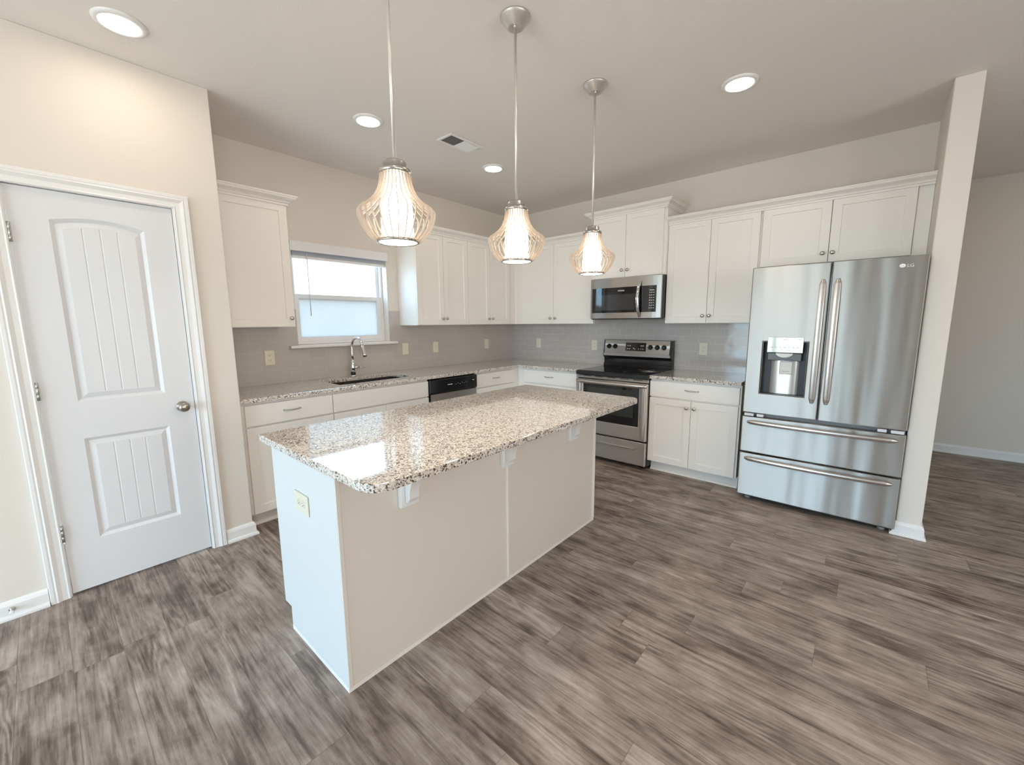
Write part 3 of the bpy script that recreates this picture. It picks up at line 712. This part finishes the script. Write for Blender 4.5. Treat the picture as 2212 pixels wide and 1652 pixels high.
# door: frame around window, bowed bottom corners at the sides
da0, da1, dz0, dz1 = RA0+.003, RA1-.003, .284, .832
wa0, wa1, wz0, wz1 = RA0+.085, RA1-.085, .417, .782
dg = MB(TS).cells([da0, wa0, wa1, da1], [dz0, wz0, wz1, dz1], lambda i, j: not (i == 1 and j == 1), .6205, .660, (0, 2, 1)).build('oven_door', M_steel2, rg, .008, 3)
MB(TS).box(wa0+.0005, wa1-.0005, .6210, .6560, wz0+.0005, wz1-.0005).build('door_glass', M_bglass, dg)
MB(TS).box(wa0+.050, wa1-.045, .6562, .6568, wz0+.080, wz1-.026).build('viewing_window', plain('oven_window', (.030, .034, .032), .05, spec=.6), dg)
for a0, a1 in ((da0+.012, wa0-.014), (wa1+.014, da1-.012)):  # curved side pillars
    c = (a0+a1)/2; hw = (a1-a0)/2; pf = []
    m = MB(TS); vs = []; N = 20
    for i in range(N+1):
        z = dz0+.02+(wz1+.01-dz0-.02)*i/N; t = i/N
        w_ = hw*min(1, (.15+t*2.4)**.55) if t < .4 else hw
        for k in range(7):
            u = -1+k/3; vs.append((c+w_*u, .6602+.013*(1-u*u)*min(1, .25+t*3), z))
    m.add(vs, [[i*7+k, i*7+k+1, (i+1)*7+k+1, (i+1)*7+k] for i in range(N) for k in range(6)], True)
    m.build('door_pillar', M_steel2, dg)
m = MB(TS); vs = []; N = 24
for i in range(N+1):                                         # wide bowed handle
    t = -1+2*i/N; a = (da0+da1)/2+(da1-da0)/2*.99*t; d = .662+.034*(1-t**4)
    for k in range(10):
        q = 2*PI*k/10; vs.append((a, d+.010*math.cos(q), .808+.0165*math.sin(q)))
m.add(vs, [[i*10+k, i*10+(k+1) % 10, (i+1)*10+(k+1) % 10, (i+1)*10+k] for i in range(N) for k in range(10)]+[list(range(10)), [N*10+k for k in range(10)]], True)
m.build('oven_handle', M_bar, dg)
dwr = MB(TS).box(da0, da1, .6205, .658, .045, .272).build('storage_drawer', M_steel2, rg, .006, 3)
MB(TS).box(da0+.10, da1-.10, .6583, .674, .194, .212).build('drawer_grip', M_bar, dwr, .004, 3)
for a in (RA0+.05, RA1-.05):
    for d in (.10, .57): MB(TS).lathe([(.018, 0), (.018, .034)], (a, d, 0), 'z', 12).build('foot', M_blackm, rg)
# back guard
MB(TS).prism([(.012, .9128), (.088, .9128), (.088, .945), (.078, .955), (.078, 1.000), (.105, 1.030), (.105, 1.058), (.082, 1.205), (.012, 1.205)], 0, RA0+.002, RA1-.002).build('back_guard', M_black, rg, .002)
# stainless face follows the sloped front
def slope(a, z, off): return (a, .105-(z-1.058)/(1.205-1.058)*.023+off, z)
m = MB(TS)
vs = [slope(RA0+.020, 1.060, .0005), slope(RA1-.020, 1.060, .0005), slope(RA1-.020, 1.202, .0005), slope(RA0+.020, 1.202, .0005)]
vs2 = [slope(RA0+.020, 1.060, .006), slope(RA1-.020, 1.060, .006), slope(RA1-.020, 1.202, .006), slope(RA0+.020, 1.202, .006)]
m.add(vs+vs2, [[0, 1, 2, 3], [4, 5, 6, 7], [0, 1, 5, 4], [1, 2, 6, 5], [2, 3, 7, 6], [3, 0, 4, 7]])
cp = m.build('control_panel', M_steel2, rg, .001)
MB(TS).prism([(.1055, 1.030), (.1055, 1.0595), (.111, 1.0595), (.108, 1.032)], 0, RA0+.012, RA1-.012).build('panel_lip', M_bar, rg)
m = MB(TS)
def slbox(m, a0, a1, z0, z1, o0, o1):
    vs = [slope(a, z, o) for o in (o0, o1) for a, z in ((a0, z0), (a1, z0), (a1, z1), (a0, z1))]
    m.add(vs, [[0, 1, 2, 3], [4, 5, 6, 7], [0, 1, 5, 4], [1, 2, 6, 5], [2, 3, 7, 6], [3, 0, 4, 7]]); return m
ds_ = slbox(MB(TS), -1.925, -1.698, 1.091, 1.178, .0062, .0080).build('display', M_bglass, cp)
m = MB(TS)
for a, z, w_ in ((-1.725, 1.145, .012), (-1.748, 1.145, .012), (-1.722, 1.113, .012), (-1.745, 1.113, .012), (-1.872, 1.146, .014), (-1.893, 1.146, .018), (-1.790, 1.118, .014), (-1.806, 1.110, .010), (-1.845, 1.113, .008), (-1.872, 1.113, .008), (-1.893, 1.113, .012)):
    slbox(m, a-w_/2, a+w_/2, z-.003, z+.003, .0081, .0085)
m.build('panel_marking', M_mark, ds_)
for a in (-1.504, -1.576, -1.972, -2.045, -2.115):
    c = slope(a, 1.134, .0065)
    k_ = MB(TS).lathe([(.026, 0), (.026, .006), (.021, .010), (.0195, .024), (.017, .026)], c, 'y', 22)
    k_.box(a-.005, a+.005, c[1]+.0262, c[1]+.031, c[2]-.018, c[2]+.018).build('control_knob', M_black, cp)

# ------------------------------------------------------------------ microwave
mw = root('microwave', (-.21, -1.81, 1.43), 'stainless over-the-range microwave with a dark window above the range', 'microwave')
MA0, MA1 = -2.1895, -1.4315
MB(TS).box(MA0, MA1, .010, .385, 1.437, 1.8325).build('body', M_blackm, mw, .002)
def bow(a): t = (a-(MA0+MA1)/2)/((MA1-MA0)/2); return .405+.020*(1-abs(t)**3.0)
def bowed(m, a0, a1, z0, z1, off, th, n=18):
    vs = []
    for i in range(n+1):
        a = a0+(a1-a0)*i/n; d = bow(a)+off
        vs += [(a, d, z0), (a, d, z1), (a, d-th, z0), (a, d-th, z1)]
    fs = []
    for i in range(n):
        k = 4*i; fs += [[k, k+1, k+5, k+4], [k+2, k+3, k+7, k+6], [k, k+2, k+6, k+4], [k+1, k+3, k+7, k+5]]
    fs += [[0, 1, 3, 2], [4*n, 4*n+1, 4*n+3, 4*n+2]]
    return m.add(vs, fs)
fr = bowed(MB(TS), MA0+.003, MA1-.003, 1.432, 1.832, 0, .018).build('front_panel', M_steel2, mw, .004, 3)
MB(TS).box(-2.18, -1.44, .33, .386, 1.424, 1.4365).build('vent_grille', M_blackm, mw)
gl = bowed(MB(TS), -2.138, -1.456, 1.490, 1.737, .0012, .001).build('door_glass', M_bglass, mw)
bowed(MB(TS), -1.930, -1.500, 1.516, 1.668, .0018, .0005).build('viewing_window', plain('smoked_glass', (.045, .043, .042), .06, spec=.6), gl)
bowed(MB(TS), -1.822, -1.752, 1.697, 1.710, .0022, .0008).build('badge', M_grey, gl)
m = MB(TS)
for j in range(7):
    for i in range(3):
        a = -2.078-.018*i; z = 1.672-.024*j
        bowed(m, a-.0045, a+.0045, z-.003, z+.003, .0018, .0004, 1)
bowed(m, -2.118, -2.072, 1.692, 1.697, .0018, .0004, 1)
m.build('keypad_marking', M_mark, gl)
m = MB(TS); vs = []; N = 20
for i in range(N+1):
    t = -1+2*i/N; z = 1.615+.172*t; d = bow(-1.985)+.002+.045*(1-t*t)
    for u, v in ((-.014, .005), (.014, .005), (.012, -.005), (-.012, -.005)): vs.append((-1.985+u+.010*(1-t*t), d+v, z))
m.add(vs, [[i*4+k, i*4+(k+1) % 4, (i+1)*4+(k+1) % 4, (i+1)*4+k] for i in range(N) for k in range(4)]+[[0, 1, 2, 3], [4*N+k for k in range(4)]], True)
m.build('door_handle', M_chrome, mw, .003, 2)

# ------------------------------------------------------------------ refrigerator
rf = root('refrigerator', (-.40, -3.455, 0), 'large stainless french-door refrigerator with two bottom drawers', 'refrigerator')
FA0, FA1, FM = -3.9175, -2.9935, -3.4575
MB(TS).box(FA0+.004, FA1-.004, .03, .690, .035, 1.775).build('cabinet', plain('fridge_side', (.20, .20, .20), .4), rf)
D0, D1 = .694, .754
hole = (-3.370, -3.095, .858, 1.250)
ld = MB(TS).cells([FM+.004, hole[0], hole[1], FA1], [.706, hole[2], hole[3], 1.782], lambda i, j: not (i == 1 and j == 1), D0, D1, (0, 2, 1)).build('left_door', M_steel, rf, .006, 3)
rd = MB(TS).box(FA0, FM-.004, D0, D1, .706, 1.782).build('right_door', M_steel, rf, .006, 3)
MB(TS).box(FM-.0035, FM+.0035, D0, D0+.03, .706, 1.775).build('door_gasket', M_black, rf)
d1_ = MB(TS).box(FA0, FA1, D0, D1, .398, .674).build('freezer_drawer', M_steel, rf, .006, 3)
d2_ = MB(TS).box(FA0, FA1, D0, D1, .048, .386).build('freezer_drawer', M_steel, rf, .006, 3)
MB(TS).box(FA0+.01, FA1-.01, .60, D0-.005, .02, .0345).build('kick_grille', M_blackm, rf)
for a in (FA0+.06, FA1-.06): MB(TS).lathe([(.022, 0), (.022, .034)], (a, .66, 0), 'z', 14).build('foot', M_grey, rf)
for a in (FA0+.15, FA1-.15): MB(TS).lathe([(.022, 0), (.022, .034)], (a, .10, 0), 'z', 14).build('foot', M_blackm, rf)
for a0, a1 in ((FA1-.075, FA1-.012), (FA1-.14, FA1-.095), (FA0+.012, FA0+.075), (FA0+.095, FA0+.14)):
    MB(TS).box(a0, a1, D0-.02, D1-.006, .6785, .6995).build('hinge_cover', plain('hinge_plastic', (.66, .68, .70), .3), rf, .003, 2)
def vhandle(door, a0, a1):
    m = MB(TS); N = 26; vs = []; z0, z1 = .822, 1.672; c = (a0+a1)/2; hw = (a1-a0)/2
    for i in range(N+1):
        t = i/N; z = z0+(z1-z0)*t; s_ = min(1, max(.5, (min(t, 1-t)*40)**.5)); d = D1+.006+.026*math.sin(PI*t)**.6
        for u in (-1, -.6, 0, .6, 1): vs.append((c+hw*s_*u, d+.004*(1-u*u), z))
        for u in (1, -1): vs.append((c+hw*s_*u, d-.007, z))
    m.add(vs, [[i*7+k, i*7+(k+1) % 7, (i+1)*7+(k+1) % 7, (i+1)*7+k] for i in range(N) for k in range(7)]+[list(range(7)), [N*7+k for k in range(7)]])
    for z in (z0+.02, z1-.02): m.box(c-.008, c+.008, D1+.0003, D1+.012, z-.012, z+.012)
    return m.build('door_handle', M_bar, door, .002, 2)
vhandle(ld, -3.436, -3.399); vhandle(rd, -3.516, -3.479)
def hhandle(dr_, zc):
    m = MB(TS); N = 30; vs = []; a0, a1 = -3.880, -3.030
    for i in range(N+1):
        t = i/N; a = a0+(a1-a0)*t; d = D1+.010+.034*math.sin(PI*t)**.55; hh = .0165*min(1, .45+(min(t, 1-t)*22)**.6)
        vs += [(a, d+.006, zc+hh*.6), (a, d+.008, zc-.0), (a, d+.004, zc-hh), (a, d-.008, zc-hh*.8), (a, d-.008, zc+hh*.9), (a, d-.002, zc+hh)]
    m.add(vs, [[i*6+k, i*6+(k+1) % 6, (i+1)*6+(k+1) % 6, (i+1)*6+k] for i in range(N) for k in range(6)]+[list(range(6)), [N*6+k for k in range(6)]])
    for a in (a0+.02, a1-.02): m.box(a-.012, a+.012, D1+.0003, D1+.014, zc-.008, zc+.008)
    return m.build('drawer_handle', M_bar, dr_, .002, 2)
hhandle(d1_, .636); hhandle(d2_, .349)
# water and ice dispenser in the left door
h0, h1, g0, g1 = hole
MB(TS).box(h0-.02, h1+.02, .6902, .6935, g0-.02, g1+.02).build('dispenser_back', M_blackm, ld)
brown = plain('dispenser_liner', (.055, .045, .042), .3)
m = MB(TS).box(h0+.0003, h0+.004, .694, .752, g0+.0003, g1-.0003).box(h1-.004, h1-.0003, .694, .752, g0+.0003, g1-.0003).box(h0+.004, h1-.004, .694, .752, g0+.0003, g0+.006).box(h0+.004, h1-.004, .694, .752, g1-.005, g1-.0003)
m.build('dispenser_liner', brown, ld)
m = MB(TS); vs = []; N = 16                                    # curved silver back
for i in range(N+1):
    t = -1+2*i/N; vs += [(-3.236+.086*t, .716-.018*abs(t)**4, .866), (-3.236+.086*t, .716-.018*abs(t)**4, 1.115)]
m.add(vs, [[2*i, 2*i+1, 2*i+3, 2*i+2] for i in range(N)], True); m.build('dispenser_panel', plain('silver_plastic', (.62, .62, .60), .25, .6), ld)
MB(TS).box(-3.335, -3.128, .698, .748, 1.112, 1.168).build('dispenser_hood', brown, ld, .004, 2)
MB(TS).box(-3.341, -3.124, .7495, .7590, 1.170, 1.282).build('dispenser_display', plain('display_glass', (.55, .62, .60), .05, .2), ld, .003, 2)
m = MB(TS)
for i in range(7): m.box(-3.162-.026*i, -3.146-.026*i, .7592, .7596, 1.206, 1.210)
for i in range(3): m.box(-3.222-.022*i, -3.208-.022*i, .7592, .7596, 1.188, 1.191)
m.box(-3.246, -3.222, .7592, .7596, 1.262, 1.266).box(-3.330, -3.306, .7592, .7596, 1.264, 1.268).build('display_marking', M_grey, ld)
pf = [(-3.232+.052*math.cos(q), 1.166+.030*math.sin(q)) for q in [PI+PI*i/14 for i in range(15)]]
MB(TS).prism(pf, 1, .7482, .7580).build('ice_chute', plain('chute_plastic', (.62, .60, .56), .3), ld)
MB(TS).box(-3.285, -3.205, .7165, .728, 1.012, 1.108).build('paddle', plain('paddle_plastic', (.60, .58, .54), .3), ld, .006, 3)
MB(TS).box(-3.268, -3.218, .7282, .7300, 1.032, 1.036).build('paddle_ridge', M_grey, ld)
# badge on the right door
m = MB(TS)
m.prism([(-3.800+.014*math.cos(2*PI*i/20), 1.725+.0115*math.sin(2*PI*i/20)) for i in range(20)], 1, D1+.0002, D1+.0010)
bd = m.build('badge', plain('badge_silver', (.80, .77, .74), .3, .5), rd)
def text_mesh(body, size, T, a, d, z, name, mat, par, flip=-1):
    cu = bpy.data.curves.new('t', 'FONT'); cu.body = body; cu.size = size; ob = bpy.data.objects.new('t', cu); C.objects.link(ob)
    bpy.context.view_layer.update(); me = bpy.data.meshes.new_from_object(ob.evaluated_get(bpy.context.evaluated_depsgraph_get()))
    m = MB(T); vs = [(a+flip*v.co.x, d, z+v.co.y) for v in me.vertices]; m.add(vs, [list(p.vertices) for p in me.polygons])
    bpy.data.objects.remove(ob); bpy.data.curves.remove(cu); bpy.data.meshes.remove(me)
    return m.build(name, mat, par)
text_mesh('LG', .026, TS, -3.820, D1+.0008, 1.7155, 'lettering', plain('badge_letters', (.72, .69, .66), .35, .5), rd)
text_mesh('LG', .011, TS, -3.793, D1+.0014, 1.721, 'lettering', M_grey, bd)

# ------------------------------------------------------------------ ceiling fixtures
def can(x, y, label):
    r = root('recessed_light', (x, y, H), label, 'ceiling light')
    MB().lathe([(.096, H-.0006), (.095, H-.006), (.088, H-.011), (.074, H-.012), (.072, H-.009), (.072, H-.0006)], (x, y, 0), 'z', 40, caps=False).build('trim_ring', M_trim, r)
    MB().lathe([(.0715, H-.0085), (.0715, H-.0070)], (x, y, 0), 'z', 40).build('lens', M_can, r)
    return r
can(-3.861, -1.010, 'lit recessed ceiling light nearest the pantry wall, upper left')
can(-2.640, -1.012, 'lit recessed ceiling light beside the air vent, in front of the window')
can(-1.450, -1.040, 'lit recessed ceiling light farthest back, nearest the room corner')
can(-1.450, -2.995, 'lit recessed ceiling light in front of the refrigerator, on the right')
can(1.10, -5.40, 'added unseen recessed ceiling light warming the side hall beyond the refrigerator wall')  # out-of-view lamp added to warm the hall wall
can(-2.640, -2.995, 'added unseen recessed ceiling light behind the pendants, between camera and island')  # unseen lamp added to light the island front and floor
can(-3.861, -2.995, 'added unseen recessed ceiling light above the camera, left of its neighbour')  # extra lamp out of view, added for more warm light

vt = root('air_vent', (-1.99, -1.205, H), 'white rectangular ceiling air vent beside the recessed lights', 'vent')
vx0, vx1, vy0, vy1 = -2.150, -1.832, -1.290, -1.120
MB().cells([vx0, vx0+.022, (vx0+vx1)/2-.004, (vx0+vx1)/2+.004, vx1-.022, vx1], [vy0, vy0+.022, vy1-.022, vy1], lambda i, j: not (i in (1, 3) and j == 1), H-.010, H-.0006).build('vent_frame', M_trim, vt, .003)
MB().box(vx0+.02, vx1-.02, vy0+.02, vy1-.02, H-.0025, H-.0006).build('duct_plate', plain('duct_grey', (.16, .165, .17), .6), vt)
for side in (-1, 1):
    m = MB(); a0 = vx0+.024 if side < 0 else (vx0+vx1)/2+.006; n = 12; st = (vx1-vx0)/2-.030
    for i in range(n):
        x = a0+st*(i+.5)/n; dx = .0045*side
        m.prism([(x-dx-.0006, H-.0030), (x-dx+.0006, H-.0030), (x+dx+.0006, H-.0095), (x+dx-.0006, H-.0095)], 1, vy0+.022, vy1-.022)
    m.build('louver_bank', M_trim, vt)

# pendant lights: ribbed cage round an opal glass
def pendant(x, y):
    r = root('pendant_light', (x, y, H), None, 'pendant light')
    cn = MB().lathe([(.0685, H-.0006), (.0685, H-.006), (.062, H-.012), (.036, H-.045), (.030, H-.047), (.003, H-.047)], (x, y, 0), 'z', 36).build('canopy', M_canopy, r)
    m = MB()
    for q in (.6, .6+PI): m.lathe([(.0045, H-.060), (.0052, H-.054), (.0045, H-.040)], (x+.029*math.cos(q), y+.029*math.sin(q), 0), 'z', 10)
    m.build('canopy_screw', M_chrome, cn)
    MB().lathe([(.0062, H-.045), (.0062, 1.966)], (x, y, 0), 'z', 14).build('rod', plain('rod_nickel', (.72, .69, .65), .35, .6), r)
    MB().lathe([(.012, 1.972), (.035, 1.968), (.040, 1.962), (.040, 1.946), (.046, 1.943), (.055, 1.938), (.056, 1.926), (.050, 1.924), (.045, 1.924)], (x, y, 0), 'z', 36).build('collar', M_nickel, r)
    MB().lathe([(.040, 1.9235), (.044, 1.90), (.052, 1.86), (.056, 1.80), (.056, 1.74), (.060, 1.70), (.064, 1.6960)], (x, y, 0), 'z', 40).build('glass_shade', M_bulb, r)
    MB().lathe([(.0670, 1.6955), (.0672, 1.6925)], (x, y, 0), 'z', 40).build('bottom_diffuser', M_diff, r)
    MB().lathe([(.068, 1.7000), (.075, 1.6990), (.0755, 1.6910), (.070, 1.6890), (.0675, 1.6920)], (x, y, 0), 'z', 40, caps=False).build('bottom_ring', M_nickel, r)
    # rib centre line radius/height
    prof = [(.0515, 1.9225), (.0530, 1.905), (.0560, 1.888), (.0630, 1.868), (.0740, 1.848), (.0900, 1.830), (.1080, 1.816), (.1240, 1.806), (.1330, 1.797), (.1345, 1.786), (.1310, 1.772), (.1230, 1.752), (.1120, 1.732), (.0980, 1.714), (.0830, 1.700), (.0765, 1.6965)]
    for k in range(28):
        q = 2*PI*(k+.5)/28; c, s_ = math.cos(q), math.sin(q); vs = []; tn = (-s_, c)
        for i, (rr, z) in enumerate(prof):
            p0 = prof[max(0, i-1)]; p1 = prof[min(len(prof)-1, i+1)]; dr_, dz = p1[0]-p0[0], p1[1]-p0[1]; L = math.hypot(dr_, dz); nr, nz = -dz/L*.0040, dr_/L*.0040
            for w_, o in ((-.0013, 1), (.0013, 1), (.0013, -1), (-.0013, -1)):
                vs.append((x+(rr+nr*o)*c+tn[0]*w_, y+(rr+nr*o)*s_+tn[1]*w_, z+nz*o))
        n = len(prof)
        MB().add(vs, [[i*4+j, i*4+(j+1) % 4, (i+1)*4+(j+1) % 4, (i+1)*4+j] for i in range(n-1) for j in range(4)]+[[0, 1, 2, 3], [4*(n-1)+j for j in range(4)]]).build('cage_rib', M_rib, r)
    return r
p1 = pendant(-3.365, -2.365)
p1['label'] = 'ribbed pendant light hanging nearest the camera over the left end of the island'
for x, lab in ((-2.699, 'middle ribbed pendant light hanging over the centre of the island'), (-1.990, 'farthest ribbed pendant light over the right end of the island, by the microwave')):
    c = copy_tree(p1); c.location = (x, -2.365, H); c['label'] = lab
for o in list(C.objects):
    if 'org' in o: del o['org']
